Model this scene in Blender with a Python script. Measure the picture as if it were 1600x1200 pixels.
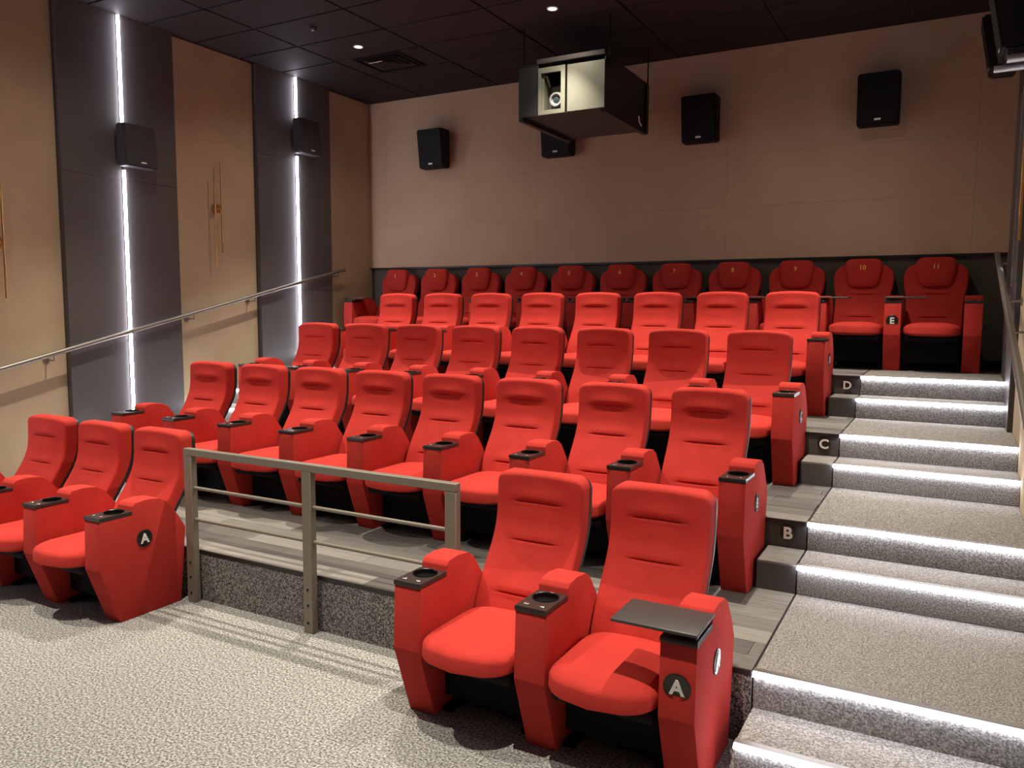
import bpy, bmesh, math, random
from mathutils import Matrix, Vector

random.seed(7)
for o in list(bpy.data.objects):
    bpy.data.objects.remove(o)
scene = bpy.context.scene
COL = scene.collection

# ------------------------------------------------------------------ camera
CX, CY, CZ = 5.9144, -3.3771, 1.8134
YAW, PITCH, ROLL, FPX = 0.5055, -0.0960, 0.0046, 1243.85
fwd = Vector((-math.sin(YAW)*math.cos(PITCH), math.cos(YAW)*math.cos(PITCH), math.sin(PITCH)))
r0 = Vector((math.cos(YAW), math.sin(YAW), 0)); u0 = r0.cross(fwd)
r1 = math.cos(ROLL)*r0 + math.sin(ROLL)*u0
u1 = -math.sin(ROLL)*r0 + math.cos(ROLL)*u0
cam_d = bpy.data.cameras.new('camera'); cam = bpy.data.objects.new('camera', cam_d); COL.objects.link(cam)
cam_d.sensor_fit = 'HORIZONTAL'; cam_d.sensor_width = 36.0; cam_d.lens = 36.0*FPX/1600.0
cam_d.clip_start = 0.05; cam_d.clip_end = 100
m3 = Matrix((r1, u1, -fwd)).transposed()
cam.matrix_world = Matrix.Translation((CX, CY, CZ)) @ m3.to_4x4()
scene.camera = cam

# ------------------------------------------------------------------ world, exposure
world = bpy.data.worlds.new('world'); scene.world = world; world.use_nodes = True
world.node_tree.nodes['Background'].inputs[0].default_value = (0.9, 0.8, 0.7, 1)
world.node_tree.nodes['Background'].inputs[1].default_value = 0.0
scene.view_settings.view_transform = 'Standard'
scene.view_settings.look = 'None'
scene.view_settings.gamma = 1.0
scene.view_settings.use_curve_mapping = False
scene.view_settings.exposure = 0.12
LAMP_W = 520.0                 # beam of each ceiling downlight
SPILL_W = 52.0                 # its weak wide spill
LAMP_COL = (1.0, 0.90, 0.755)
LAMP_ANGLE = 74
LED_COL = (0.86, 0.88, 1.0)
STEP_LED = 20.0
PILLAR_LED = 30.0

# ------------------------------------------------------------------ measures (metres)
H = 0.157                                   # one step
YF = [-0.104, 1.225, 2.54, 3.82]            # fronts of the platforms of rows B C D E
LV = [2*H, 4*H, 6*H, 8*H]
HALF = 0.31                                 # depth of the half steps
XL, XR = -1.106, 6.315                      # side walls
YB = 5.33                                   # back wall
YFR = -7.0                                  # screen end
ZC = 4.51                                   # ceiling
XS = 5.2545                                 # seam between planks and stair carpet, right
XSL = -0.22                                 # the same, left
XW = 5.05                                   # left end of the small wooden half steps
PIL = 0.07                                  # pillars stand proud of the left wall
PILR = 0.035                                # and less so on the right
PITCHX = 0.62

# ------------------------------------------------------------------ materials
def new_mat(name):
    m = bpy.data.materials.new(name); m.use_nodes = True
    nt = m.node_tree; b = nt.nodes['Principled BSDF']
    return m, nt, b

def plain(name, col, rough=0.6, metal=0.0, spec=0.5, bump=None, vary=None, sheen=0.0):
    m, nt, b = new_mat(name)
    b.inputs['Base Color'].default_value = (*col, 1)
    b.inputs['Roughness'].default_value = rough
    b.inputs['Metallic'].default_value = metal
    b.inputs['Specular IOR Level'].default_value = spec
    if sheen:
        b.inputs['Sheen Weight'].default_value = sheen
        b.inputs['Sheen Roughness'].default_value = 0.4
        b.inputs['Sheen Tint'].default_value = (*[min(1, c*1.2+.08) for c in col], 1)
    tc = nt.nodes.new('ShaderNodeTexCoord')
    if bump:
        sc, st, dist = bump
        n = nt.nodes.new('ShaderNodeTexNoise'); n.inputs['Scale'].default_value = sc; n.inputs['Detail'].default_value = 3
        nt.links.new(tc.outputs['Object'], n.inputs['Vector'])
        bp = nt.nodes.new('ShaderNodeBump'); bp.inputs['Strength'].default_value = st; bp.inputs['Distance'].default_value = dist
        nt.links.new(n.outputs['Fac'], bp.inputs['Height']); nt.links.new(bp.outputs['Normal'], b.inputs['Normal'])
    if vary:
        sc, lo, hi, stretch = vary
        mp = nt.nodes.new('ShaderNodeMapping'); mp.inputs['Scale'].default_value = stretch
        nt.links.new(tc.outputs['Object'], mp.inputs['Vector'])
        n = nt.nodes.new('ShaderNodeTexNoise'); n.inputs['Scale'].default_value = sc; n.inputs['Detail'].default_value = 4
        nt.links.new(mp.outputs['Vector'], n.inputs['Vector'])
        r = nt.nodes.new('ShaderNodeValToRGB')
        r.color_ramp.elements[0].position = 0.3; r.color_ramp.elements[1].position = 0.7
        r.color_ramp.elements[0].color = (*[c*lo for c in col], 1); r.color_ramp.elements[1].color = (*[min(1, c*hi) for c in col], 1)
        nt.links.new(n.outputs['Fac'], r.inputs['Fac']); nt.links.new(r.outputs['Color'], b.inputs['Base Color'])
    return m

def carpet(name, dark, mid, light, scale):
    m, nt, b = new_mat(name)
    b.inputs['Roughness'].default_value = 0.95; b.inputs['Specular IOR Level'].default_value = 0.1
    tc = nt.nodes.new('ShaderNodeTexCoord')
    n = nt.nodes.new('ShaderNodeTexNoise'); n.inputs['Scale'].default_value = scale; n.inputs['Detail'].default_value = 2; n.inputs['Roughness'].default_value = 0.6
    nt.links.new(tc.outputs['Object'], n.inputs['Vector'])
    r = nt.nodes.new('ShaderNodeValToRGB'); e = r.color_ramp.elements
    e[0].position = 0.36; e[0].color = (*dark, 1); e[1].position = 0.64; e[1].color = (*light, 1)
    k = e.new(0.5); k.color = (*mid, 1)
    nt.links.new(n.outputs['Fac'], r.inputs['Fac']); nt.links.new(r.outputs['Color'], b.inputs['Base Color'])
    bp = nt.nodes.new('ShaderNodeBump'); bp.inputs['Strength'].default_value = 0.5; bp.inputs['Distance'].default_value = 0.006
    nt.links.new(n.outputs['Fac'], bp.inputs['Height']); nt.links.new(bp.outputs['Normal'], b.inputs['Normal'])
    return m

def plank_mat(name):
    m, nt, b = new_mat(name)
    b.inputs['Roughness'].default_value = 0.5; b.inputs['Specular IOR Level'].default_value = 0.3
    tc = nt.nodes.new('ShaderNodeTexCoord'); oi = nt.nodes.new('ShaderNodeObjectInfo')
    mp = nt.nodes.new('ShaderNodeMapping'); mp.inputs['Scale'].default_value = (1.2, 26, 1)
    add = nt.nodes.new('ShaderNodeVectorMath'); add.operation = 'ADD'
    sc = nt.nodes.new('ShaderNodeVectorMath'); sc.operation = 'SCALE'; sc.inputs['Scale'].default_value = 37.0
    co = nt.nodes.new('ShaderNodeCombineXYZ')
    for i in range(3): nt.links.new(oi.outputs['Random'], co.inputs[i])
    nt.links.new(co.outputs[0], sc.inputs[0])
    nt.links.new(tc.outputs['Object'], add.inputs[0]); nt.links.new(sc.outputs[0], add.inputs[1])
    nt.links.new(add.outputs[0], mp.inputs['Vector'])
    n = nt.nodes.new('ShaderNodeTexNoise'); n.inputs['Scale'].default_value = 1.6; n.inputs['Detail'].default_value = 5; n.inputs['Roughness'].default_value = 0.6
    nt.links.new(mp.outputs['Vector'], n.inputs['Vector'])
    r = nt.nodes.new('ShaderNodeValToRGB'); e = r.color_ramp.elements
    e[0].position = 0.3; e[0].color = (0.095, 0.088, 0.08, 1); e[1].position = 0.72; e[1].color = (0.29, 0.275, 0.25, 1)
    nt.links.new(n.outputs['Fac'], r.inputs['Fac'])
    hs = nt.nodes.new('ShaderNodeHueSaturation')
    mr = nt.nodes.new('ShaderNodeMapRange'); mr.inputs['To Min'].default_value = 0.58; mr.inputs['To Max'].default_value = 1.42
    nt.links.new(oi.outputs['Random'], mr.inputs['Value']); nt.links.new(mr.outputs['Result'], hs.inputs['Value'])
    nt.links.new(r.outputs['Color'], hs.inputs['Color']); nt.links.new(hs.outputs['Color'], b.inputs['Base Color'])
    return m

def emit(name, col, s):
    m, nt, b = new_mat(name)
    b.inputs['Base Color'].default_value = (0.9, 0.9, 0.9, 1)
    b.inputs['Emission Color'].default_value = (*col, 1); b.inputs['Emission Strength'].default_value = s
    return m

RED = (0.50, 0.039, 0.029)
M = {
 'red': plain('red_fabric', RED, 0.85, spec=0.15, bump=(330, 0.55, 0.003), vary=(9, 0.93, 1.06, (1, 1, 1)), sheen=0.12),
 'dark_red': plain('maroon_fabric', (0.40, 0.022, 0.018), 0.85, spec=0.15, bump=(420, 0.25, 0.002), sheen=0.15),
 'shell': plain('black_seat_shell', (0.022, 0.018, 0.017), 0.42),
 'black': plain('black_paint', (0.004, 0.0035, 0.0035), 0.7, spec=0.2),
 'plate': plain('dark_metal_plate', (0.045, 0.038, 0.034), 0.3, metal=0.35, spec=0.6),
 'well': plain('cup_well_black', (0.006, 0.005, 0.005), 0.25),
 'button': plain('chrome_button', (0.8, 0.77, 0.7), 0.18, metal=1.0),
 'tray': plain('tray_black', (0.05, 0.043, 0.04), 0.42, bump=(300, 0.1, 0.001)),
 'disc': plain('badge_disc', (0.05, 0.045, 0.04), 0.28, metal=0.8, spec=0.6),
 'rim': plain('badge_rim', (0.5, 0.48, 0.44), 0.25, metal=1.0),
 'letter': plain('badge_letter', (0.85, 0.83, 0.78), 0.45, metal=0.1),
 'gold': plain('gold_thread', (0.85, 0.50, 0.12), 0.6),
 'carpet': carpet('floor_carpet', (0.10, 0.10, 0.093), (0.275, 0.272, 0.257), (0.515, 0.51, 0.485), 95),
 'step_carpet': carpet('stair_carpet', (0.13, 0.122, 0.115), (0.24, 0.225, 0.21), (0.40, 0.375, 0.34), 130),
 'riser_carpet': carpet('riser_carpet', (0.035, 0.033, 0.031), (0.15, 0.145, 0.135), (0.38, 0.365, 0.335), 120),
 'plank': plank_mat('grey_vinyl_plank'),
 'platform': plain('platform_grey', (0.075, 0.07, 0.066), 0.7),
 'edge': plain('edge_trim_black', (0.015, 0.014, 0.013), 0.4),
 'wall': plain('beige_wall_fabric', (0.46, 0.355, 0.232), 0.95, spec=0.1, bump=(260, 0.2, 0.002), vary=(2.2, 0.92, 1.05, (1, 1, 1))),
 'backwall': plain('brown_wall_fabric', (0.54, 0.375, 0.255), 0.95, spec=0.1, bump=(260, 0.2, 0.002), vary=(1.5, 0.93, 1.05, (1, 1, 1))),
 'wainscot': plain('dark_wainscot', (0.085, 0.072, 0.055), 0.8),
 'pillar': plain('charcoal_pillar', (0.085, 0.076, 0.075), 0.55, spec=0.35, bump=(120, 0.05, 0.001)),
 'ceiling': plain('ceiling_tile_black', (0.025, 0.0195, 0.0185), 0.75, spec=0.25, bump=(150, 0.25, 0.002)),
 'grid': plain('ceiling_grid_black', (0.006, 0.005, 0.005), 0.35, spec=0.5),
 'steel': plain('brushed_steel', (0.27, 0.25, 0.22), 0.42, metal=0.8),
 'railing': plain('taupe_paint', (0.19, 0.165, 0.125), 0.42, spec=0.5),
 'brass': plain('brass', (0.72, 0.42, 0.14), 0.28, metal=1.0),
 'silver': plain('silver_paint', (0.55, 0.54, 0.53), 0.3, metal=0.8),
 'galv': plain('galvanised_sheet', (0.15, 0.148, 0.115), 0.45, metal=0.5, vary=(3, 0.85, 1.1, (1, 1, 1))),
 'case': plain('projector_case_black', (0.014, 0.013, 0.012), 0.35),
 'speaker': plain('speaker_black', (0.004, 0.0035, 0.0035), 0.6, spec=0.25, bump=(300, 0.2, 0.001)),
 'speaker_grey': plain('speaker_charcoal', (0.05, 0.047, 0.047), 0.6, spec=0.25, bump=(300, 0.2, 0.001)),
 'white': plain('white_mark', (0.85, 0.85, 0.85), 0.4),
 'glass': plain('lens_glass', (0.02, 0.03, 0.03), 0.05, spec=0.8),
 'led_step': emit('led_step', LED_COL, STEP_LED),
 'led_pillar': emit('led_pillar', (0.88, 0.86, 1.0), PILLAR_LED),
 'lamp': emit('lamp_lens', LAMP_COL, 6.0),
 'front': plain('front_wall_dark', (0.05, 0.045, 0.04), 0.9),
}

# ------------------------------------------------------------------ helpers
def mesh_of(bm, name, mat, smooth=None):
    me = bpy.data.meshes.new(name)
    bmesh.ops.recalc_face_normals(bm, faces=bm.faces)
    bm.to_mesh(me); bm.free()
    if mat: me.materials.append(M[mat])
    if smooth is not None:
        for p in me.polygons: p.use_smooth = True
        me.set_sharp_from_angle(angle=math.radians(smooth))
    return me

def obj(name, me, parent=None, loc=(0, 0, 0), rot=None):
    o = bpy.data.objects.new(name, me); COL.objects.link(o)
    o.location = loc
    if rot is not None: o.rotation_euler = rot
    if parent is not None: o.parent = parent
    return o

def empty(name, loc, rotz=0.0):
    o = bpy.data.objects.new(name, None); COL.objects.link(o)
    o.location = loc; o.rotation_euler = (0, 0, rotz); o.empty_display_size = 0.1
    return o

def tag(o, label, cat=None, group=None, kind=None):
    o['label'] = label
    if cat: o['category'] = cat
    if group: o['group'] = group
    if kind: o['kind'] = kind
    return o

def struct(o, label=None):
    o['kind'] = 'structure'
    if label: o['label'] = label
    return o

def add_box(bm, x0, x1, y0, y1, z0, z1, mtx=None):
    vs = [bm.verts.new(v) for v in ((x0,y0,z0),(x1,y0,z0),(x1,y1,z0),(x0,y1,z0),(x0,y0,z1),(x1,y0,z1),(x1,y1,z1),(x0,y1,z1))]
    for f in ((0,3,2,1),(4,5,6,7),(0,1,5,4),(1,2,6,5),(2,3,7,6),(3,0,4,7)): bm.faces.new([vs[i] for i in f])
    if mtx is not None: bmesh.ops.transform(bm, matrix=mtx, verts=vs)
    return vs

def box_me(name, mat, x0, x1, y0, y1, z0, z1, bev=0.0, seg=2):
    bm = bmesh.new(); add_box(bm, x0, x1, y0, y1, z0, z1)
    if bev: bmesh.ops.bevel(bm, geom=bm.edges[:], offset=bev, segments=seg, affect='EDGES', profile=0.5)
    return mesh_of(bm, name, mat, 40 if bev else None)

def add_tube(bm, p, q, r, n=14, cap=True):
    p, q = Vector(p), Vector(q); d = (q-p).normalized()
    a = d.orthogonal().normalized(); b = d.cross(a)
    A = [bm.verts.new(p + r*(math.cos(2*math.pi*i/n)*a + math.sin(2*math.pi*i/n)*b)) for i in range(n)]
    B = [bm.verts.new(q + r*(math.cos(2*math.pi*i/n)*a + math.sin(2*math.pi*i/n)*b)) for i in range(n)]
    for i in range(n): bm.faces.new((A[i], A[(i+1) % n], B[(i+1) % n], B[i]))
    if cap: bm.faces.new(A[::-1]); bm.faces.new(B)

def tube_me(name, mat, p, q, r, n=14):
    bm = bmesh.new(); add_tube(bm, p, q, r, n); return mesh_of(bm, name, mat, 40)

def lathe_me(name, mat, prof, n=32, axis='z'):
    bm = bmesh.new(); rings = []
    for r, h in prof:
        ring = []
        for i in range(n):
            a = 2*math.pi*i/n; c, s = r*math.cos(a), r*math.sin(a)
            ring.append(bm.verts.new((c, s, h) if axis == 'z' else ((h, c, s) if axis == 'x' else (c, h, s))))
        rings.append(ring)
    for A, B in zip(rings, rings[1:]):
        for i in range(n): bm.faces.new((A[i], A[(i+1) % n], B[(i+1) % n], B[i]))
    bm.faces.new(rings[0][::-1]); bm.faces.new(rings[-1])
    return mesh_of(bm, name, mat, 35)

def prism_me(name, mat, pts, x0, x1, bev=0.0, seg=2):
    """polygon in (y,z) extruded along x"""
    bm = bmesh.new()
    A = [bm.verts.new((x0, y, z)) for y, z in pts]; B = [bm.verts.new((x1, y, z)) for y, z in pts]
    n = len(pts)
    bm.faces.new(A); bm.faces.new(B[::-1])
    for i in range(n): bm.faces.new((A[i], B[i], B[(i+1) % n], A[(i+1) % n]))
    bmesh.ops.recalc_face_normals(bm, faces=bm.faces)
    if bev: bmesh.ops.bevel(bm, geom=bm.edges[:], offset=bev, segments=seg, affect='EDGES', profile=0.5, clamp_overlap=True)
    return mesh_of(bm, name, mat, 40 if bev else None)

_text = {}
def text_me(body, size, depth, mat, offset=0.0):
    key = (body, size, depth, mat)
    if key in _text: return _text[key]
    cu = bpy.data.curves.new('lettering', 'FONT'); cu.body = body; cu.size = size; cu.extrude = depth; cu.offset = offset
    cu.align_x = 'CENTER'; cu.align_y = 'CENTER'; cu.resolution_u = 4
    o = bpy.data.objects.new('lettering', cu); COL.objects.link(o)
    dg = bpy.context.evaluated_depsgraph_get(); dg.update()
    me = bpy.data.meshes.new_from_object(o.evaluated_get(dg))
    bpy.data.objects.remove(o); bpy.data.curves.remove(cu)
    # centre on the glyphs' own box
    xs = [v.co.x for v in me.vertices]; ys = [v.co.y for v in me.vertices]
    cx, cy = (min(xs)+max(xs))/2, (min(ys)+max(ys))/2
    for v in me.vertices: v.co.x -= cx; v.co.y -= cy
    me.materials.clear(); me.materials.append(M[mat]); me.name = 'lettering'
    _text[key] = me
    return me

def superquad_me(name, mat, a, b, c, e1, e2, fn=None, nu=36, nv=18):
    bm = bmesh.new()
    def sg(v, e): return math.copysign(abs(v)**e, v)
    rings = []
    for j in range(1, nv):
        ph = -math.pi/2 + math.pi*j/nv; ring = []
        for i in range(nu):
            th = 2*math.pi*i/nu
            p = Vector((a*sg(math.cos(ph), e1)*sg(math.cos(th), e2), b*sg(math.cos(ph), e1)*sg(math.sin(th), e2), c*sg(math.sin(ph), e1)))
            ring.append(bm.verts.new(fn(p) if fn else p))
        rings.append(ring)
    lo = Vector((0, 0, -c)); hi = Vector((0, 0, c))
    lo = bm.verts.new(fn(lo) if fn else lo); hi = bm.verts.new(fn(hi) if fn else hi)
    for A, B in zip(rings, rings[1:]):
        for i in range(nu): bm.faces.new((A[i], A[(i+1) % nu], B[(i+1) % nu], B[i]))
    for i in range(nu):
        bm.faces.new((lo, rings[0][(i+1) % nu], rings[0][i])); bm.faces.new((hi, rings[-1][i], rings[-1][(i+1) % nu]))
    return mesh_of(bm, name, mat, 60)

def interp(tab, t):
    for (a, va), (b, vb) in zip(tab, tab[1:]):
        if t <= b:
            k = (t-a)/(b-a); k = max(0, k)
            return va + (vb-va)*k
    return tab[-1][1]

def smooth_tab(tab, t):
    # Catmull-Rom on an uneven table
    n = len(tab)
    if t <= tab[0][0]: return tab[0][1]
    if t >= tab[-1][0]: return tab[-1][1]
    for i in range(n-1):
        if tab[i][0] <= t <= tab[i+1][0]:
            x0, y0 = tab[i]; x1, y1 = tab[i+1]
            m0 = (y1-tab[i-1][1])/(x1-tab[i-1][0]) if i > 0 else (y1-y0)/(x1-x0)
            m1 = (tab[i+2][1]-y0)/(tab[i+2][0]-x0) if i < n-2 else (y1-y0)/(x1-x0)
            h = x1-x0; s = (t-x0)/h
            return (2*s**3-3*s*s+1)*y0 + (s**3-2*s*s+s)*h*m0 + (-2*s**3+3*s*s)*y1 + (s**3-s*s)*h*m1

# =================================================================== LARGE STRUCTURE
fl = struct(obj('floor', box_me('floor', 'carpet', XL-0.1, XR+0.1, YFR, YF[0]-0.012, -0.1, 0.0)), 'pale grey speckled carpet floor in front of the rows')
def wall(name, mat, x0, x1, y0, y1, z0, z1, label):
    return struct(obj(name, box_me(name, mat, x0, x1, y0, y1, z0, z1)), label)
wall('wall_left', 'wall', XL-0.1, XL, YFR, YB, 0, ZC, 'beige fabric wall on the left side')
wall('wall_right', 'wall', XR, XR+0.1, YFR, YB, 0, ZC, 'beige fabric wall beside the lit stairs')
wall('wall_front', 'front', XL-0.1, XR+0.1, YFR-0.1, YFR, 0, ZC, 'dark screen end wall behind the viewer')
wb = wall('wall_back', 'wainscot', XL-0.1, XR+0.1, YB, YB+0.1, 0, ZC, 'brown fabric panelled back wall above the last row')
# back wall fabric panels over a dark wainscot
ex = [XL, -0.82, 1.453, 3.72, 6.02, XR]
ez = [2.337, 2.89, 3.43, 3.97, ZC]
for i in range(5):
    for j in range(4):
        g = 0.0006
        obj('fabric_panel', box_me('fabric_panel', 'backwall', ex[i]+g, ex[i+1]-g, YB-0.03, YB-0.0005, ez[j]+g, ez[j+1]-(g if j < 3 else 0), 0.0006, 1), wb)
t1 = struct(obj('trim_1', box_me('trim_1', 'edge', XL+0.001, XR-0.001, YB-0.034, YB-0.0005, 2.315, 2.336)), 'thin black strip along the lower edge of the back wall panels')

# ceiling: dark grid with drop-in tiles
TX0, TDX, TY0, TDY = -0.22-1.13, 1.13, 3.06-0.592*4, 0.592
ce = struct(obj('ceiling', box_me('ceiling', 'grid', XL-0.1, XR+0.1, YFR-0.1, YB+0.1, ZC+0.012, ZC+0.15)), 'black suspended tile ceiling')
tile_cache = {}
gap = 0.011
VENT_TILE = (0.343, 3.06+0.592*1.5)
iy = 0
y = TY0 - TDY*4
while y < YB-0.02:
    x = TX0
    while x < XR-0.02:
        x0, x1 = max(x, XL)+gap, min(x+TDX, XR)-gap
        y0, y1 = y+gap, min(y+TDY, YB)-gap
        if x1-x0 > 0.03 and y1-y0 > 0.03:
            k = (round(x1-x0, 4), round(y1-y0, 4))
            if k not in tile_cache:
                tile_cache[k] = box_me('ceiling_tile', 'ceiling', -k[0]/2, k[0]/2, -k[1]/2, k[1]/2, 0, 0.012, 0.004, 1)
            obj('ceiling_tile', tile_cache[k], ce, ((x0+x1)/2, (y0+y1)/2, ZC))
        x += TDX
    y += TDY

# platforms, planks and stairs
PLANK_T = 0.012
unit_plank = None
def plank(parent, x0, x1, y0, y1, z):
    global unit_plank
    if unit_plank is None:
        bm = bmesh.new(); add_box(bm, -.5, .5, -.5, .5, -1, 0)
        unit_plank = mesh_of(bm, 'plank', 'plank')
    o = obj('plank', unit_plank, parent, ((x0+x1)/2, (y0+y1)/2, z))
    o.scale = (x1-x0-0.002, y1-y0-0.002, PLANK_T-0.001)
    return o

rows_txt = ['B', 'C', 'D', 'E']
for i in range(4):
    y0 = YF[i]; y1 = YF[i+1] if i < 3 else YB; z = LV[i]
    pf = struct(obj('floor_platform', box_me('floor_platform', 'platform', XSL, XS-0.003, y0, y1, 0.0 if i == 0 else LV[i-1]-0.02, z-PLANK_T)),
                'raised grey plank platform under seat row ' + rows_txt[i])
    n = 9 if i < 3 else 10; w = (y1-y0)/n
    for k in range(n):
        x = XSL - random.uniform(0.1, 0.9)
        while x < XS-0.004:
            xe = x + 0.94
            a, b = max(x, XSL), min(xe, XS-0.004)
            if b-a > 0.02: plank(pf, a, b, y0+k*w, y0+(k+1)*w, z)
            x = xe
    # black nosing and carpeted riser
    obj('nosing', box_me('nosing', 'edge', XSL, XS-0.003, y0-0.012, y0-0.001, z-0.022, z+0.001), pf)
    if i == 0:
        obj('riser', box_me('riser', 'riser_carpet', XSL, XS-0.003, y0-0.010, y0-0.001, 0.0, z-0.023), pf)
    tr = struct(obj('trim_%d' % (i+2), box_me('trim', 'edge', XS-0.003, XS+0.003, y0, y1-(HALF if i < 3 else 0), z-0.02, z+0.0015)),
                'thin dark metal strip between planks and stair carpet at row ' + rows_txt[i])
    # aisle treads, right and left
    for side in (0, 1):
        xa, xb = (XS+0.003, XR) if side == 0 else (XL, XSL-0.003)
        nm = 'right' if side == 0 else 'left'
        struct(obj('stair_tread', box_me('stair_tread', 'step_carpet', xa, xb, y0, y1, 0.0 if i == 0 else LV[i-1]-0.02, z, 0.004, 1)),
               'speckled carpet landing of the %s aisle at seat row %s' % (nm, rows_txt[i]))
        zb = z-2*H
        struct(obj('stair_step', box_me('stair_step', 'step_carpet', xa, xb, y0-HALF, y0-0.001, zb, z-H, 0.004, 1)),
               'speckled carpet half step of the %s aisle below seat row %s' % (nm, rows_txt[i]))
    if i > 0:
        st = struct(obj('wooden_step', box_me('wooden_step', 'platform', XW, XS-0.003, y0-HALF, y0-0.013, LV[i-1], z-H-PLANK_T)),
                    'small plank topped half step beside the stairs below row ' + rows_txt[i])
        plank(st, XW, XS-0.004, y0-HALF, y0-0.013, z-H)

# pillars on both side walls
PY = [-3.615, -1.325, 0.965, 3.25]; PW = 1.197
pn = 6
for side in (0, 1):
    for k, y0 in enumerate(PY):
        sx = XL if side == 0 else XR-PILR
        zp = 1.86 if (side == 1 and k == 2) else 0.0
        base = struct(obj('trim_%d' % pn, box_me('pillar_core', 'edge', sx, sx+PIL-0.004 if side == 0 else XR, y0+0.004, y0+PW-0.004, zp, ZC)
                          if side == 0 else box_me('pillar_core', 'edge', sx+0.026, XR, y0+0.004, y0+PW-0.004, zp, ZC)),
                      'charcoal wall pillar with a light line, %s wall, number %d from the back' % ('left' if side == 0 else 'right', 4-k))
        pn += 1
        zs = [0, 1.48+0.235*(y0-0.965)+0.0, 3.0+0.235*(y0-0.965), ZC]
        for (a, b) in ((y0, y0+PW/2-0.012), (y0+PW/2+0.012, y0+PW)):
            for z0, z1 in zip(zs, zs[1:]):
                if z1 <= zp: continue
                z0 = max(z0, zp)
                if z1-z0 < 0.05: continue
                xa, xb = (XL+0.001, XL+PIL) if side == 0 else (XR-PILR, XR-0.001)
                obj('pillar_panel', box_me('pillar_panel', 'pillar', xa, xb, a, b, z0+0.0012, z1-0.0012, 0.002, 1), base)

# =================================================================== LIGHT FITTINGS
side_txt = {0: 'left', 1: 'right'}
# line lights on the pillars (split around the loudspeakers)
SPK_Z = {2: (3.10, 3.50), 3: (3.60, 4.01)}
def line_light(side, y, z0, z1, label):
    pr_, hw_ = (0.024, 0.0135) if side == 0 else (0.003, 0.0105)
    x = XL+PIL if side == 0 else XR-PILR+0.018
    s = 1 if side == 0 else -1
    r = empty('line_light', (x, y, z0))
    obj('profile', box_me('profile', 'edge', -0.002 if s > 0 else -0.006, 0.006 if s > 0 else 0.002, -0.016 if s > 0 else -0.0115, 0.016 if s > 0 else 0.0115, 0, z1-z0), r)
    bm = bmesh.new(); n = 8; A = []; B = []
    for i in range(n+1):
        t = math.pi*i/n
        A.append(bm.verts.new((s*(0.006+pr_*math.sin(t)), -hw_*math.cos(t), 0.002)))
        B.append(bm.verts.new((s*(0.006+pr_*math.sin(t)), -hw_*math.cos(t), z1-z0-0.002)))
    for i in range(n): bm.faces.new((A[i], A[i+1], B[i+1], B[i]))
    bm.faces.new((A[n], A[0], B[0], B[n])); bm.faces.new(A); bm.faces.new(B[::-1])
    obj('diffuser', mesh_of(bm, 'diffuser', 'led_pillar', 40), r)
    tag(r, label, 'light strip', 'vertical light lines on the wall pillars')
pname = {3: 'rear', 2: 'second', 1: 'third', 0: 'front'}
for side in (0, 1):
    for k, y0 in enumerate(PY):
        yc = y0+PW/2
        zb = 0.0
        for i in range(4):
            if yc >= YF[i]: zb = LV[i]
            if YF[i]-HALF <= yc < YF[i]: zb = LV[i]-H
        if side == 1 and k == 2: zb = 1.86
        if k in SPK_Z:
            a, b = SPK_Z[k]
            line_light(side, yc, zb+0.02, a-0.012, 'long white light line below the loudspeaker on the %s %s pillar' % (pname[k], side_txt[side]))
            line_light(side, yc, b+0.012, ZC-0.01, 'short white light line above the loudspeaker on the %s %s pillar' % (pname[k], side_txt[side]))
        else:
            line_light(side, yc, zb+0.02, ZC-0.01, 'full height white light line on the %s %s pillar' % (pname[k], side_txt[side]))

# lights on the stair nosings
def step_light(xa, xb, y, z, label):
    r = empty('step_light', (xa, y, z))
    L = xb-xa
    obj('profile', box_me('profile', 'steel', 0, L, -0.004, 0.03, 0.0005, 0.003), r)
    bm = bmesh.new(); n = 6; A = []; B = []
    for i in range(n+1):
        t = math.pi*i/n
        A.append(bm.verts.new((0.001, -0.0045-0.017*math.sin(t), -0.011+0.0125*math.cos(t))))
        B.append(bm.verts.new((L-0.001, -0.0045-0.017*math.sin(t), -0.011+0.0125*math.cos(t))))
    for i in range(n): bm.faces.new((A[i], A[i+1], B[i+1], B[i]))
    bm.faces.new((A[n], A[0], B[0], B[n])); bm.faces.new(A); bm.faces.new(B[::-1])
    obj('diffuser', mesh_of(bm, 'diffuser', 'led_step', 40), r)
    tag(r, label, 'step light', 'lit nosings of the aisle stairs')
ordn = ['lowest', 'second', 'third', 'fourth', 'fifth', 'sixth', 'seventh', 'topmost']
for side in (0, 1):
    for n in range(1, 9):
        i = (n-1)//2
        yy = YF[i] if n % 2 == 0 else YF[i]-HALF
        yy -= 0.0015
        def wx(side):
            for k, p0 in enumerate(PY):
                if p0-0.02 <= yy <= p0+PW+0.02 and not (side == 1 and k == 2): return PIL if side == 0 else PILR
            return 0.0
        if side == 0: xa, xb = XL+wx(0)+0.002, XSL-0.004
        else: xa, xb = XS+0.002, XR-wx(1)-0.002
        step_light(xa, xb, yy, n*H, '%s glowing white step edge of the %s aisle stairs%s' % (ordn[n-1], side_txt[side], ' beside the wall rail' if side == 0 else ''))

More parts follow.
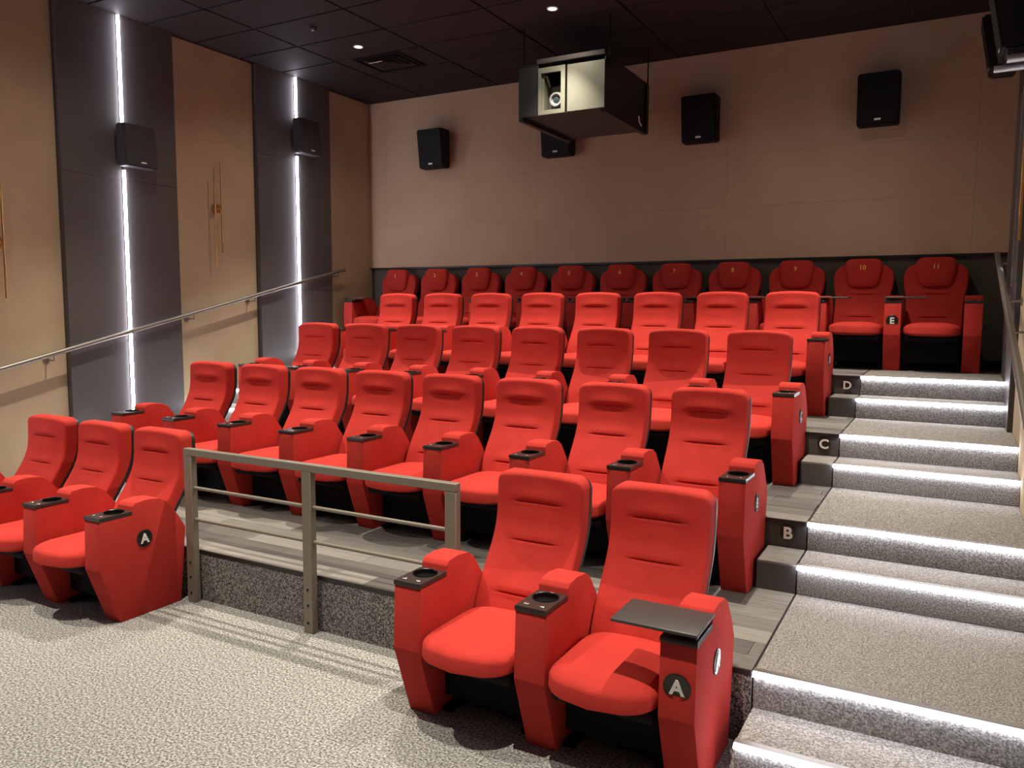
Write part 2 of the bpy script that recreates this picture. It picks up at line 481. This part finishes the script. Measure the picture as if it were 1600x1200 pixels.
# recessed ceiling downlights
ring = lathe_me('trim_ring', 'white', [(0.052, 0.0), (0.052, -0.006), (0.047, -0.010), (0.040, -0.008), (0.036, 0.0)], 28)
lens = lathe_me('lamp_lens', 'lamp', [(0.036, -0.002), (0.036, -0.004), (0.02, -0.007), (0.004, -0.008)], 24)
lx = [0.343, 2.59, 4.855]; ly = [3.352, 0.985, -1.385]
for j, y in enumerate(ly):
    for i, x in enumerate(lx):
        r = empty('downlight', (x, y, ZC))
        obj('trim_ring', ring, r); obj('lamp_lens', lens, r)
        for nm, pw_, an in (('downlight_beam', LAMP_W, LAMP_ANGLE), ('downlight_spill', SPILL_W, 150)):
            ld = bpy.data.lights.new(nm, 'SPOT'); ld.energy = pw_; ld.color = LAMP_COL
            ld.spot_size = math.radians(an); ld.spot_blend = 1.0; ld.shadow_soft_size = 0.022
            lo = bpy.data.objects.new(nm, ld); COL.objects.link(lo); lo.parent = r; lo.location = (0, 0, -0.05)
        tag(r, '%s round downlight in the %s' % (['left', 'middle', 'right'][i], ['rear ceiling row near the projector', 'ceiling row above seat row B', 'ceiling row above the front carpet'][j]), 'downlight', 'round ceiling downlights')

# =================================================================== SEATS
ARM_W = 0.138
arm_pts = [(0.0, 0.612), (-0.012, 0.33), (0.105, 0.0), (0.515, 0.0), (0.562, 0.455), (0.51, 0.545), (0.435, 0.642), (0.385, 0.672), (0.30, 0.682), (0.225, 0.676), (0.205, 0.655), (0.203, 0.612)]
ME = {}
ME['arm'] = prism_me('armrest', 'red', arm_pts, -ARM_W/2, ARM_W/2, 0.0055, 2)

def plate_mesh():
    bm = bmesh.new(); hx, y0, y1, z0, z1 = ARM_W/2+0.001, -0.003, 0.2, 0.612, 0.632
    cyc, cr, n = 0.135, 0.054, 32
    circ = []; outer = []
    for i in range(n):
        a = 2*math.pi*(i+0.5)/n; c, s = math.cos(a), math.sin(a)
        circ.append((cr*c, cyc+cr*s))
        # project onto rectangle
        t = 1e9
        if abs(c) > 1e-9: t = min(t, hx/abs(c))
        if s > 1e-9: t = min(t, (y1-cyc)/s)
        if s < -1e-9: t = min(t, (cyc-y0)/-s)
        outer.append((c*t, cyc+s*t))
    # snap nearest outer points to the corners
    for cx, cy in ((hx, y0), (hx, y1), (-hx, y0), (-hx, y1)):
        j = min(range(n), key=lambda k: (outer[k][0]-cx)**2+(outer[k][1]-cy)**2); outer[j] = (cx, cy)
    C = [bm.verts.new((x, y, z1)) for x, y in circ]; O = [bm.verts.new((x*0.975, cyc+(y-cyc)*0.985, z1)) for x, y in outer]
    O2 = [bm.verts.new((x, y, z1-0.004)) for x, y in outer]; O3 = [bm.verts.new((x, y, z0)) for x, y in outer]
    C2 = [bm.verts.new((x, y, z0)) for x, y in circ]
    for i in range(n):
        j = (i+1) % n
        bm.faces.new((C[i], C[j], O[j], O[i])); bm.faces.new((O[i], O[j], O2[j], O2[i])); bm.faces.new((O2[i], O2[j], O3[j], O3[i])); bm.faces.new((C[j], C[i], C2[i], C2[j]))
    return mesh_of(bm, 'cup_holder', 'plate', 30)
ME['plate'] = plate_mesh()
ME['well'] = lathe_me('cup_well', 'well', [(0.0538, 0.6125), (0.0538, 0.634), (0.057, 0.6355), (0.057, 0.6338), (0.0530, 0.632), (0.0520, 0.615), (0.001, 0.614)], 28)
ME['button'] = lathe_me('button', 'button', [(0.0125, 0.6315), (0.0125, 0.6345), (0.0095, 0.6365), (0.001, 0.637)], 14)
ME['disc'] = lathe_me('row_badge', 'disc', [(0.0515, 0.0), (0.0515, 0.003), (0.049, 0.0045), (0.046, 0.003), (0.001, 0.003)], 36)

# seat cushion: domed, rounded front lip
def seat_fn(p):
    x, y, z = p
    fy = max(0.0, -y/0.27)                       # 0 centre .. 1 front
    y2 = y + 0.085*(abs(x)/0.235)**2*fy          # front edge curved in plan
    z2 = z + 0.018*(1-(x/0.235)**2)*(1 if z > 0 else 0) - 0.02*fy**2 + 0.012*fy*(1 if z > 0 else 0)
    if z < 0: z2 += 0.03*fy
    return Vector((x, y2, z2))
ME['seat'] = superquad_me('seat', 'red', 0.226, 0.275, 0.058, 0.50, 0.34, seat_fn)
ME['pan'] = box_me('seat_pan', 'black', -0.21, 0.21, -0.16, 0.24, -0.055, 0.0, 0.02, 2)

# backrest: lofted cross sections
FRONT = [(0.26, 0.392), (0.34, 0.410), (0.42, 0.436), (0.50, 0.474), (0.58, 0.526), (0.66, 0.582), (0.74, 0.624), (0.82, 0.643), (0.90, 0.648), (1.02, 0.651)]
CREASES = (0.868, 0.697, 0.480)
def back_loft(name, mat, hw, ztop, zbot, T, front_off, crease=True, bulge=0.012, corner=0.05, edge_r=0.015, shoulder=None):
    zs = set()
    n = 30
    for i in range(n+1): zs.add(round(zbot+(ztop-zbot)*i/n, 4))
    if crease:
        for c in CREASES:
            for d in (-0.03, -0.018, -0.010, -0.006, -0.003, 0.0, 0.003, 0.006, 0.010, 0.018, 0.03): zs.add(round(c+d, 4))
    for d in (0.002, 0.006, 0.012, 0.02, 0.03, 0.042): zs.add(round(ztop-d, 4))
    zs = sorted(zs)
    bm = bmesh.new(); rings = []
    NX = 22
    for z in zs:
        dt = ztop-z
        w = hw if shoulder is None else smooth_tab(shoulder, z)
        if dt < corner:
            w = w - corner + math.sqrt(max(0.0, corner**2-(corner-dt)**2)) * 1.0
        er = edge_r
        tt = T
        if dt < er*1.6:                                    # rounded top front edge
            k = dt/(er*1.6); tt = T*(0.62+0.38*math.sqrt(max(0, 1-(1-k)**2)))
        db = z-zbot
        if db < 0.03: tt = T*(0.7+0.3*db/0.03)
        yf = smooth_tab(FRONT, z) + front_off              # front surface
        yb = yf + T
        pts = [(-w, yb), (-w, yb-(tt-er)*0.5), (-w, yb-tt+er)]
        for i in range(1, 4):
            a = math.pi/2*i/4
            pts.append((-w+er*(1-math.cos(a)), yb-tt+er-er*math.sin(a)))
        for i in range(NX+1):
            x = -(w-er) + 2*(w-er)*i/NX
            u = x/max(w, 1e-6)
            d = bulge*(1-u*u)
            if crease:
                win = 1/(1+math.exp((abs(x)-0.108)/0.007))
                soft = 1/(1+math.exp((abs(x)-0.125)/0.02))
                for c in CREASES:
                    q = z-c
                    d -= 0.010*win*math.exp(-(q/0.0045)**2)
                    d += soft*0.008*math.exp(-((q-0.03)/0.024)**2) - soft*0.003*math.exp(-((q+0.02)/0.02)**2)
            pts.append((x, yb-tt-d))
        for i in range(3, 0, -1):
            a = math.pi/2*i/4
            pts.append((w-er*(1-math.cos(a)), yb-tt+er-er*math.sin(a)))
        pts += [(w, yb-tt+er), (w, yb-(tt-er)*0.5), (w, yb)]
        ring = []
        for x, y in pts:
            zz = z + (0.016*(1-(x/hw)**2) if dt < 0.12 else 0.016*(1-(x/hw)**2)*max(0, 1-(dt-0.12)/0.1) )
            ring.append(bm.verts.new((x, y, zz)))
        rings.append(ring)
    for A, B in zip(rings, rings[1:]):
        m = len(A)
        for i in range(m): bm.faces.new((A[i], A[(i+1) % m], B[(i+1) % m], B[i]))
    bm.faces.new(rings[0][::-1]); bm.faces.new(rings[-1])
    bmesh.ops.triangulate(bm, faces=[f for f in bm.faces if len(f.verts) > 4])
    return mesh_of(bm, name, mat, 62)
ME['back'] = back_loft('backrest', 'red', 0.2285, 1.010, 0.30, 0.092, 0.0)
ME['shell'] = back_loft('back_shell', 'shell', 0.2305, 0.998, 0.24, 0.024, 0.0935, crease=False, bulge=0.0, edge_r=0.008)
SH_E = [(0.26, 0.232), (0.45, 0.236), (0.60, 0.239), (0.68, 0.246), (0.76, 0.264), (0.86, 0.271), (0.97, 0.258), (1.0, 0.25)]
ME['back_e'] = back_loft('backrest', 'red', 0.27, 0.975, 0.30, 0.075, 0.0, corner=0.09, shoulder=SH_E)
ME['shell_e'] = back_loft('back_shell', 'shell', 0.27, 0.975, 0.24, 0.022, 0.0765, crease=False, bulge=0.0, edge_r=0.008, corner=0.09, shoulder=SH_E)
def head_fn(p):
    x, y, z = p
    k = (z+0.14)/0.28
    return Vector((x*(0.80+0.20*min(1, k*1.5)), y+0.02*(x/0.17)**2, z))
ME['head'] = superquad_me('headrest', 'red', 0.168, 0.045, 0.140, 0.38, 0.42, head_fn)
# dark support frame under the seat: two feet and a cross bar
def base_mesh():
    bm = bmesh.new()
    for s in (-1, 1):
        add_box(bm, s*0.2-0.025, s*0.2+0.025, 0.16, 0.40, 0.0, 0.02)
        add_box(bm, s*0.2-0.015, s*0.2+0.015, 0.24, 0.32, 0.02, 0.30)
    add_box(bm, -0.2, 0.2, 0.26, 0.30, 0.12, 0.16)
    add_box(bm, -0.224, 0.224, 0.36, 0.375, 0.05, 0.36)
    add_box(bm, -0.224, 0.224, 0.18, 0.195, 0.07, 0.315)  # black panel added to deepen the shade under the seat
    return mesh_of(bm, 'base_frame', 'black')
ME['base'] = base_mesh()
ME['tray'] = prism_me('tray_table', 'tray', [(-0.002, 0.655), (0.0, 0.668), (0.235, 0.668), (0.237, 0.655)], 0, 0.33, 0.004, 2)
ME['tray_rim'] = None

def badge(arm, x, y, z, rot, letter):
    obj('row_badge', ME['disc'], arm, (x, y, z), rot)
    lt = text_me(letter, 0.077, 0.0016, 'letter', 0.0025)
    o = obj('badge_letter', lt, arm, (x, y, z), rot)
    # push the letter just in front of the disc along its local z
    n = Vector((0, 0, 0.0042)); n.rotate(o.rotation_euler); o.location = Vector((x, y, z)) + n
FRONT_ROT = (math.pi/2, 0, 0)
RIGHT_ROT = (math.pi/2, 0, math.pi/2)
def armrest(root, x, row, cup=True, side_badge=None, front_badge=None, tray=None):
    a = obj('armrest', ME['arm'], root, (x, 0, 0))
    obj('cup_holder', ME['plate'], a)
    obj('cup_well', ME['well'], a, (0, 0.135, 0))
    for s in (-1, 1): obj('button', ME['button'], a, (s*0.035, 0.035, 0))
    if side_badge: badge(a, ARM_W/2, 0.275, 0.455, RIGHT_ROT, side_badge)
    if front_badge: badge(a, 0, -0.0065, 0.455, (math.pi/2+0.044, 0, 0), front_badge)
    if tray:
        d, = tray
        t = obj('tray_table', ME['tray'], a, (-ARM_W/2+0.0 if d > 0 else ARM_W/2+0.005, -0.02, 0.0), None)
        if d < 0:
            t.location.x = ARM_W/2+0.005-0.33
        obj('tray_hinge', tube_me('tray_hinge', 'shell', (0.05*d*-1, 0.03, 0.632), (0.05*d*-1, 0.03, 0.655), 0.013), a)
    return a

def chair(x, y, z, pitch, row, label, group, style='std', left_arm=False, right_arm=True, number=None, right_kw=None, left_kw=None):
    r = empty('cinema_seat', (x, y, z))
    e = style == 'e'
    obj('base_frame', ME['base'], r)
    s = obj('seat', ME['seat'], r, (0, 0.155, 0.365))
    obj('seat_pan', ME['pan'], r, (0, 0.155, 0.330))
    b = obj('backrest', ME['back_e' if e else 'back'], r)
    obj('back_shell', ME['shell_e' if e else 'shell'], r)
    if e:
        h = obj('headrest', ME['head'], r, (0, 0.618, 0.905), (0.02, 0, 0))
        nm = obj('seat_number', text_me(str(number), 0.062, 0.0012, 'gold', 0.0012), h, (0, -0.0455, 0.055), (math.pi/2, 0, 0))
    if right_arm: armrest(r, pitch/2, row, **(right_kw or {}))
    if left_arm: armrest(r, -pitch/2, row, **(left_kw or {}))
    tag(r, label, 'cinema seat', group)
    return r

ordr = ['first', 'second', 'third', 'fourth', 'fifth', 'sixth', 'seventh', 'eighth']
# rows B, C, D : eight seats each, armrest centres at k * PITCHX
row_y = {'B': 0.682, 'C': 2.015, 'D': 3.340}
for ri, rl in enumerate('BCD'):
    for k in range(8):
        from_right = 7-k
        if from_right == 0: lb = 'red cinema seat at the right aisle end of row %s, beside the lit stairs' % rl
        elif from_right == 7: lb = 'red cinema seat at the far left end of row %s' % rl
        else: lb = 'red cinema seat in row %s, %s from the right aisle end' % (rl, ordr[from_right])
        chair((k+0.5)*PITCHX, row_y[rl], LV[ri], PITCHX, rl, lb, 'red seats of row '+rl, left_arm=(k == 0),
              right_kw=dict(side_badge=rl) if k == 7 else None)
# row A : three seats left of the railing, two right of it
pA = 0.60
for k in range(3):
    lb = ['red row A seat at the far left edge, beside the beige wall', 'middle red seat of the three row A seats left of the railing', 'red row A seat touching the railing, letter A on its outer side'][k]
    chair(-0.05+(k+0.5)*pA, -0.70, 0, pA, 'A', lb, 'red seats of row A', left_arm=(k == 0), right_kw=dict(side_badge='A') if k == 2 else None)
for k in range(2):
    lb = ['front red seat right of the railing with two cup holder armrests', 'front red seat with a black tray table and letter A on its armrest'][k]
    chair(3.908+(k+0.5)*pA, -0.677, 0, pA, 'A', lb, 'red seats of row A', left_arm=(k == 0),
          right_kw=dict(side_badge='A', front_badge='A', tray=(-1,)) if k == 1 else None)
# row E : eleven numbered seats along the back wall; each owns the armrest on its left
pE = 0.628; xE = -0.852
words = ['one', 'two', 'three', 'four', 'five', 'six', 'seven', 'eight', 'nine', 'ten', 'eleven']
for k in range(11):
    lk = dict(tray=(1,))
    if k == 10: lk['front_badge'] = 'E'
    chair(xE+(k+0.5)*pE, 4.525, LV[3], pE, 'E', 'shaded dark red back row seat, headrest numbered ' + words[k], 'numbered seats of the back row', style='e',
          left_arm=True, right_arm=(k == 10), number=k+1, left_kw=lk)

# =================================================================== RAILING, HANDRAILS
gr = empty('guard_railing', (1.90, -0.155, 0))
PX = [0.0, 0.955, 1.90]
pw = 0.022
for i, x in enumerate(PX):
    p = obj('post', box_me('post', 'railing', x-pw*1.5, x+pw*1.5, -pw, pw, 0.0, 0.912, 0.003, 1), gr)
    for z in (0.06, 0.16, 0.25): obj('bolt', lathe_me('bolt', 'black', [(0.007, -pw), (0.007, -pw-0.003), (0.004, -pw-0.005), (0.001, -pw-0.0055)], 10, 'y'), p, (x, 0, z))
obj('top_rail', box_me('top_rail', 'railing', -pw*1.5, 1.90+pw*1.5, -pw, pw, 0.9125, 0.955, 0.003, 1), gr)
for z in (0.715, 0.52):
    for a, b in zip(PX, PX[1:]):
        obj('crossbar', tube_me('crossbar', 'railing', (a+pw*1.5, 0, z), (b-pw*1.5, 0, z), 0.0105, 12), gr)
tag(gr, 'taupe metal guard railing with two crossbars in front of row B', 'railing')

def rail_z(y): return 1.208+0.2335*y
def handrail(side):
    x = -0.98 if side == 0 else 6.205
    ya, yb = (-2.0, 4.62)
    r = empty('handrail', (x, ya, rail_z(ya)))
    def L(y, dz=0, dx=0): return (dx, y-ya, rail_z(y)-rail_z(ya)+dz)
    obj('rail', tube_me('rail', 'steel', L(ya), L(yb), 0.021, 18), r)
    wx = (XL-x) if side == 0 else (XR-x)
    s = -1 if side == 0 else 1
    ys = [-0.55, 0.78, 2.27, 3.10, 4.50]
    for y in ys:
        pil = any(p0 <= y <= p0+PW for p0 in PY) and not (side == 1 and 0.9 < y < 2.2)
        w = s*(abs(wx)-((PIL if side == 0 else PILR) if pil else 0))
        bm = bmesh.new()
        add_tube(bm, L(y, -0.018), L(y, -0.06), 0.006, 8)
        add_tube(bm, L(y, -0.06), (w, y-ya, rail_z(y)-rail_z(ya)-0.06), 0.007, 8)
        add_tube(bm, (w-s*0.008, y-ya, rail_z(y)-rail_z(ya)-0.06), (w-s*0.0005, y-ya, rail_z(y)-rail_z(ya)-0.06), 0.03, 18)
        obj('bracket', mesh_of(bm, 'bracket', 'steel', 40), r)
    tag(r, 'sloping round steel handrail on the %s' % ('left beige wall' if side == 0 else 'right wall beside the lit stairs'), 'handrail', 'wall handrails')
handrail(0); handrail(1)

# =================================================================== STAIR LETTERS
for i, (rl, y, z) in enumerate((('B', YF[1], 0.556), ('C', YF[2], 0.868), ('D', YF[3], 1.176))):
    r = empty('row_sign', (5.157, y-0.0125, z))
    obj('disc', lathe_me('disc', 'disc', [(0.044, 0.0), (0.044, -0.003), (0.041, -0.004), (0.001, -0.004)], 32, 'y'), r)
    obj('letter', text_me(rl, 0.092, 0.0016, 'letter', 0.0025), r, (0, -0.0055, 0), FRONT_ROT)
    tag(r, 'round row sign with pale letter %s on the stair riser' % rl, 'sign', 'row letter signs on the risers')

# =================================================================== WALL LAMPS (unlit brass rods)
def sconce(side, y, z, label):
    x = XL if side == 0 else XR
    s = 1 if side == 0 else -1
    r = empty('wall_sconce', (x, y, z))
    obj('mount', box_me('mount', 'brass', 0.0 if s > 0 else -0.055, 0.055 if s > 0 else 0.0, -0.03, 0.03, -0.05, 0.05, 0.004, 1), r)
    obj('rod', tube_me('rod', 'brass', (s*0.068, 0.036, -0.46), (s*0.068, 0.036, 0.50), 0.008, 10), r)
    obj('rod', tube_me('rod', 'brass', (s*0.068, -0.042, -0.62), (s*0.068, -0.042, 0.34), 0.008, 10), r)
    bm = bmesh.new()
    add_tube(bm, (s*0.05, 0.036, 0.02), (s*0.068, 0.036, 0.02), 0.012, 10); add_tube(bm, (s*0.05, -0.042, -0.02), (s*0.068, -0.042, -0.02), 0.012, 10)
    add_tube(bm, (s*0.052, -0.05, 0.0), (s*0.052, 0.05, 0.0), 0.013, 10)
    obj('holder', mesh_of(bm, 'holder', 'brass', 40), r)
    tag(r, label, 'wall lamp', 'brass double rod wall lamps')
sconce(0, 2.68, 2.85, 'brass double rod wall lamp between the two left pillars')
sconce(0, 0.40, 2.33, 'brass double rod wall lamp at the left edge of the picture')
sconce(1, 2.70, 2.87, 'brass rod wall lamp at the right edge of the picture')

# =================================================================== LOUDSPEAKERS
def speaker_mesh(w, h, d_top, d_bot, mat='speaker'):
    # back at y=0, front faces -y, top deeper than bottom so the front looks down
    bm = bmesh.new()
    pts = [(0, 0), (0, h), (-d_top, h), (-d_bot, 0)]
    A = [bm.verts.new((-w/2 if y == 0 else -w/2, y, z)) for y, z in pts]; B = [bm.verts.new((w/2, y, z)) for y, z in pts]
    bm.faces.new(A); bm.faces.new(B[::-1])
    for i in range(4): bm.faces.new((A[i], B[i], B[(i+1) % 4], A[(i+1) % 4]))
    bmesh.ops.recalc_face_normals(bm, faces=bm.faces)
    bmesh.ops.bevel(bm, geom=bm.edges[:], offset=0.012, segments=2, affect='EDGES')
    return mesh_of(bm, 'cabinet', mat, 40)
def back_speaker(x, label, y=YB-0.03, z=3.56):
    w, h = 0.37, 0.47
    r = empty('loudspeaker', (x, y, z))
    obj('wall_bracket', box_me('wall_bracket', 'black', -0.06, 0.06, -0.06, -0.001, 0.15, 0.33), r)
    obj('cabinet', speaker_mesh(w, h, 0.21, 0.15), r, (0, -0.06, 0))
    g = prism_me('grille', 'speaker', [(-0.153, 0.012), (-0.211, h-0.012), (-0.217, h-0.014), (-0.159, 0.012)], -w/2+0.012, w/2-0.012)
    gg = obj('grille', g, r, (0, -0.06, 0))
    obj('maker_plate', box_me('maker_plate', 'white', -0.028, 0.028, -0.175, -0.164, 0.036, 0.054), gg)
    tag(r, label, 'loudspeaker', 'black loudspeakers on the back wall')
back_speaker(0.05, 'leftmost black loudspeaker on the brown back wall')
back_speaker(1.79, 'black loudspeaker half hidden behind the projector box', z=3.56)
back_speaker(3.46, 'black loudspeaker on the back wall just right of the projector box')
back_speaker(5.18, 'rightmost black loudspeaker on the brown back wall')
def side_speaker(side, yc, z0, z1, label):
    x = XL+PIL if side == 0 else XR-PILR
    h = z1-z0; w = 0.34
    r = empty('loudspeaker', (x, yc, z0), math.pi/2 if side == 0 else -math.pi/2)
    # local -y is away from the wall
    dt_, db_ = (0.11, 0.15) if side == 0 else (0.24, 0.17)
    obj('cabinet', speaker_mesh(w, h, dt_, db_, 'speaker_grey' if side == 0 else 'speaker'), r, (0, -0.05, 0))
    g = prism_me('grille', 'speaker_grey' if side == 0 else 'speaker', [(-db_-0.003, 0.012), (-dt_-0.001, h-0.012), (-dt_-0.007, h-0.014), (-db_-0.009, 0.012)], -w/2+0.012, w/2-0.012)
    gg = obj('grille', g, r, (0, -0.05, 0))
    obj('maker_plate', box_me('maker_plate', 'white', -0.026, 0.026, -db_-0.016, -db_-0.006, 0.032, 0.044), gg)
    bm = bmesh.new()
    add_box(bm, -0.05, 0.05, -0.05, -0.001, h*0.35, h*0.65)
    obj('wall_bracket', mesh_of(bm, 'wall_bracket', 'black'), r)
    if side == 1 and z0 < 3.3:
        for xx, rr, ya_ in ((-0.10, 0.018, -0.25), (0.10, 0.026, -0.20)):
            obj('clamp', tube_me('clamp', 'silver', (xx, ya_, -0.03), (xx, -0.002, -0.03), rr, 16), r)
    tag(r, label, 'loudspeaker', 'black loudspeakers on the side pillars')
side_speaker(0, 1.635, 3.11, 3.50, 'black loudspeaker on the nearer left pillar, breaking its light line')
side_speaker(0, 3.915, 3.61, 4.01, 'black loudspeaker on the rear left pillar, breaking its light line')
side_speaker(1, 1.575, 3.11, 3.50, 'black loudspeaker at the top right corner of the picture')
side_speaker(1, 3.915, 3.61, 4.01, 'black loudspeaker on the rear right pillar')

# =================================================================== PROJECTOR IN ITS HANGING BOX
px0, px1, py0, py1, pz0, pz1 = 2.085, 2.99, 3.66, 4.79, 3.656, 4.145
pr = empty('projector_box', (px0, py0, pz0))
W, D, Hh = px1-px0, py1-py0, pz1-pz0
obj('bottom_panel', box_me('bottom_panel', 'case', 0, W, 0.0, D, 0, 0.012), pr)
obj('top_panel', box_me('top_panel', 'case', 0, W, 0.0, D, Hh-0.012, Hh), pr)
obj('side_panel', box_me('side_panel', 'case', 0, 0.012, 0, D, 0.0125, Hh-0.0125), pr)
obj('side_panel', box_me('side_panel', 'case', W-0.012, W, 0, D, 0.0125, Hh-0.0125), pr)
obj('rear_panel', box_me('rear_panel', 'case', 0.0125, W-0.0125, D-0.012, D, 0.0125, Hh-0.0125), pr)
obj('front_cover', box_me('front_cover', 'case', 0.0, 0.215, -0.012, -0.0005, 0.0, Hh-0.02, 0.002, 1), pr)
obj('front_sheet', box_me('front_sheet', 'galv', 0.522, W-0.002, -0.016, -0.0005, 0.002, Hh-0.055, 0.002, 1), pr)
# framed port with projector lens behind it
bm = bmesh.new()
fx0, fx1, fz0, fz1 = 0.222, 0.508, -0.002, Hh-0.055
for a, b, c, d in ((fx0, fx0+0.03, fz0, fz1), (fx1-0.045, fx1, fz0, fz1), (fx0+0.03, fx1-0.045, fz0, fz0+0.04), (fx0+0.03, fx1-0.045, fz1-0.05, fz1)):
    add_box(bm, a, b, -0.03, -0.002, c, d)
fr = obj('port_frame', mesh_of(bm, 'port_frame', 'galv'), pr)
obj('port_jamb', box_me('port_jamb', 'galv', fx0+0.031, fx0+0.05, -0.002, 0.14, fz0+0.041, fz1-0.055), fr)
obj('projector_body', box_me('projector_body', 'galv', 0.27, 0.80, 0.10, 0.95, 0.02, 0.285, 0.01, 2), pr)
obj('lens_ring', lathe_me('lens_ring', 'silver', [(0.075, 0.099), (0.075, 0.06), (0.065, 0.04), (0.065, 0.012), (0.05, 0.012), (0.045, 0.03)], 28, 'y'), pr, (0.39, 0, 0.14))
obj('lens_glass', lathe_me('lens_glass', 'glass', [(0.045, 0.045), (0.045, 0.034), (0.03, 0.026), (0.001, 0.022)], 24, 'y'), pr, (0.39, 0, 0.14))
obj('hanger_rail', box_me('hanger_rail', 'plate', 0.2, W-0.005, -0.02, -0.001, Hh-0.012, Hh+0.035, 0.003, 1), pr)
for x in (0.02, W-0.02): obj('lower_rail', box_me('lower_rail', 'case', x-0.022, x+0.022, 0, D, -0.035, -0.0005), pr)
for x in (0.02, W+0.015):
    for y in (0.06, D-0.03): obj('hanging_rod', tube_me('hanging_rod', 'black', (x, y, Hh-0.1 if x > W else Hh), (x, y, ZC-pz0), 0.007, 8), pr)
obj('rear_flange', box_me('rear_flange', 'case', W+0.0005, W+0.02, D-0.06, D, -0.03, Hh-0.02), pr)
bm = bmesh.new(); add_tube(bm, (W+0.012, D-0.27, 0.10), (W+0.012, D-0.25, 0.045), 0.007, 8); add_tube(bm, (W+0.012, D-0.25, 0.045), (W+0.012, D-0.19, 0.02), 0.007, 8)
obj('latch', mesh_of(bm, 'latch', 'white', 40), pr)
tag(pr, 'black projector box with metal front hanging from the ceiling', 'projector')

# =================================================================== CEILING VENT, SENSOR
vx0, vx1, vy0, vy1 = 0.0, 0.61, 3.67, 4.19
v = empty('ceiling_vent', ((vx0+vx1)/2, (vy0+vy1)/2, ZC))
hx, hy = (vx1-vx0)/2, (vy1-vy0)/2
bm = bmesh.new()
for a, b, c, d in ((-hx, hx, -hy, -hy+0.025), (-hx, hx, hy-0.025, hy), (-hx, -hx+0.025, -hy+0.025, hy-0.025), (hx-0.025, hx, -hy+0.025, hy-0.025)):
    add_box(bm, a, b, c, d, -0.012, -0.0005)
obj('vent_frame', mesh_of(bm, 'vent_frame', 'black'), v)
obj('vent_back', box_me('vent_back', 'black', -hx+0.026, hx-0.026, -hy+0.026, hy-0.026, -0.003, -0.0005), v)
for k in range(1, 4):
    f = 1-k*0.25
    bm = bmesh.new(); a, b = hx*f, hy*f
    for (p, q) in (((-a, -b), (a, -b)), ((a, -b), (a, b)), ((a, b), (-a, b)), ((-a, b), (-a, -b))):
        dx, dy = q[0]-p[0], q[1]-p[1]; l = math.hypot(dx, dy); nx, ny = -dy/l*0.03, dx/l*0.03
        vs = [bm.verts.new((p[0], p[1], -0.014)), bm.verts.new((q[0], q[1], -0.014)), bm.verts.new((q[0]+nx-dx/l*0.03, q[1]+ny-dy/l*0.03, -0.004)), bm.verts.new((p[0]+nx+dx/l*0.03, p[1]+ny+dy/l*0.03, -0.004))]
        bm.faces.new(vs)
    obj('vent_louvre', mesh_of(bm, 'vent_louvre', 'grid'), v)
obj('vent_tag', box_me('vent_tag', 'white', -0.20, -0.02, -0.115, -0.10, -0.018, -0.0145), v)
tag(v, 'square black air vent in the ceiling behind the left downlight', 'vent')
sn = empty('ceiling_sensor', (0.326, 2.707, ZC))
obj('sensor_body', lathe_me('sensor_body', 'shell', [(0.035, -0.0005), (0.035, -0.012), (0.022, -0.03), (0.004, -0.034)], 20), sn)
tag(sn, 'small round dark sensor on the ceiling near the left downlight', 'sensor')
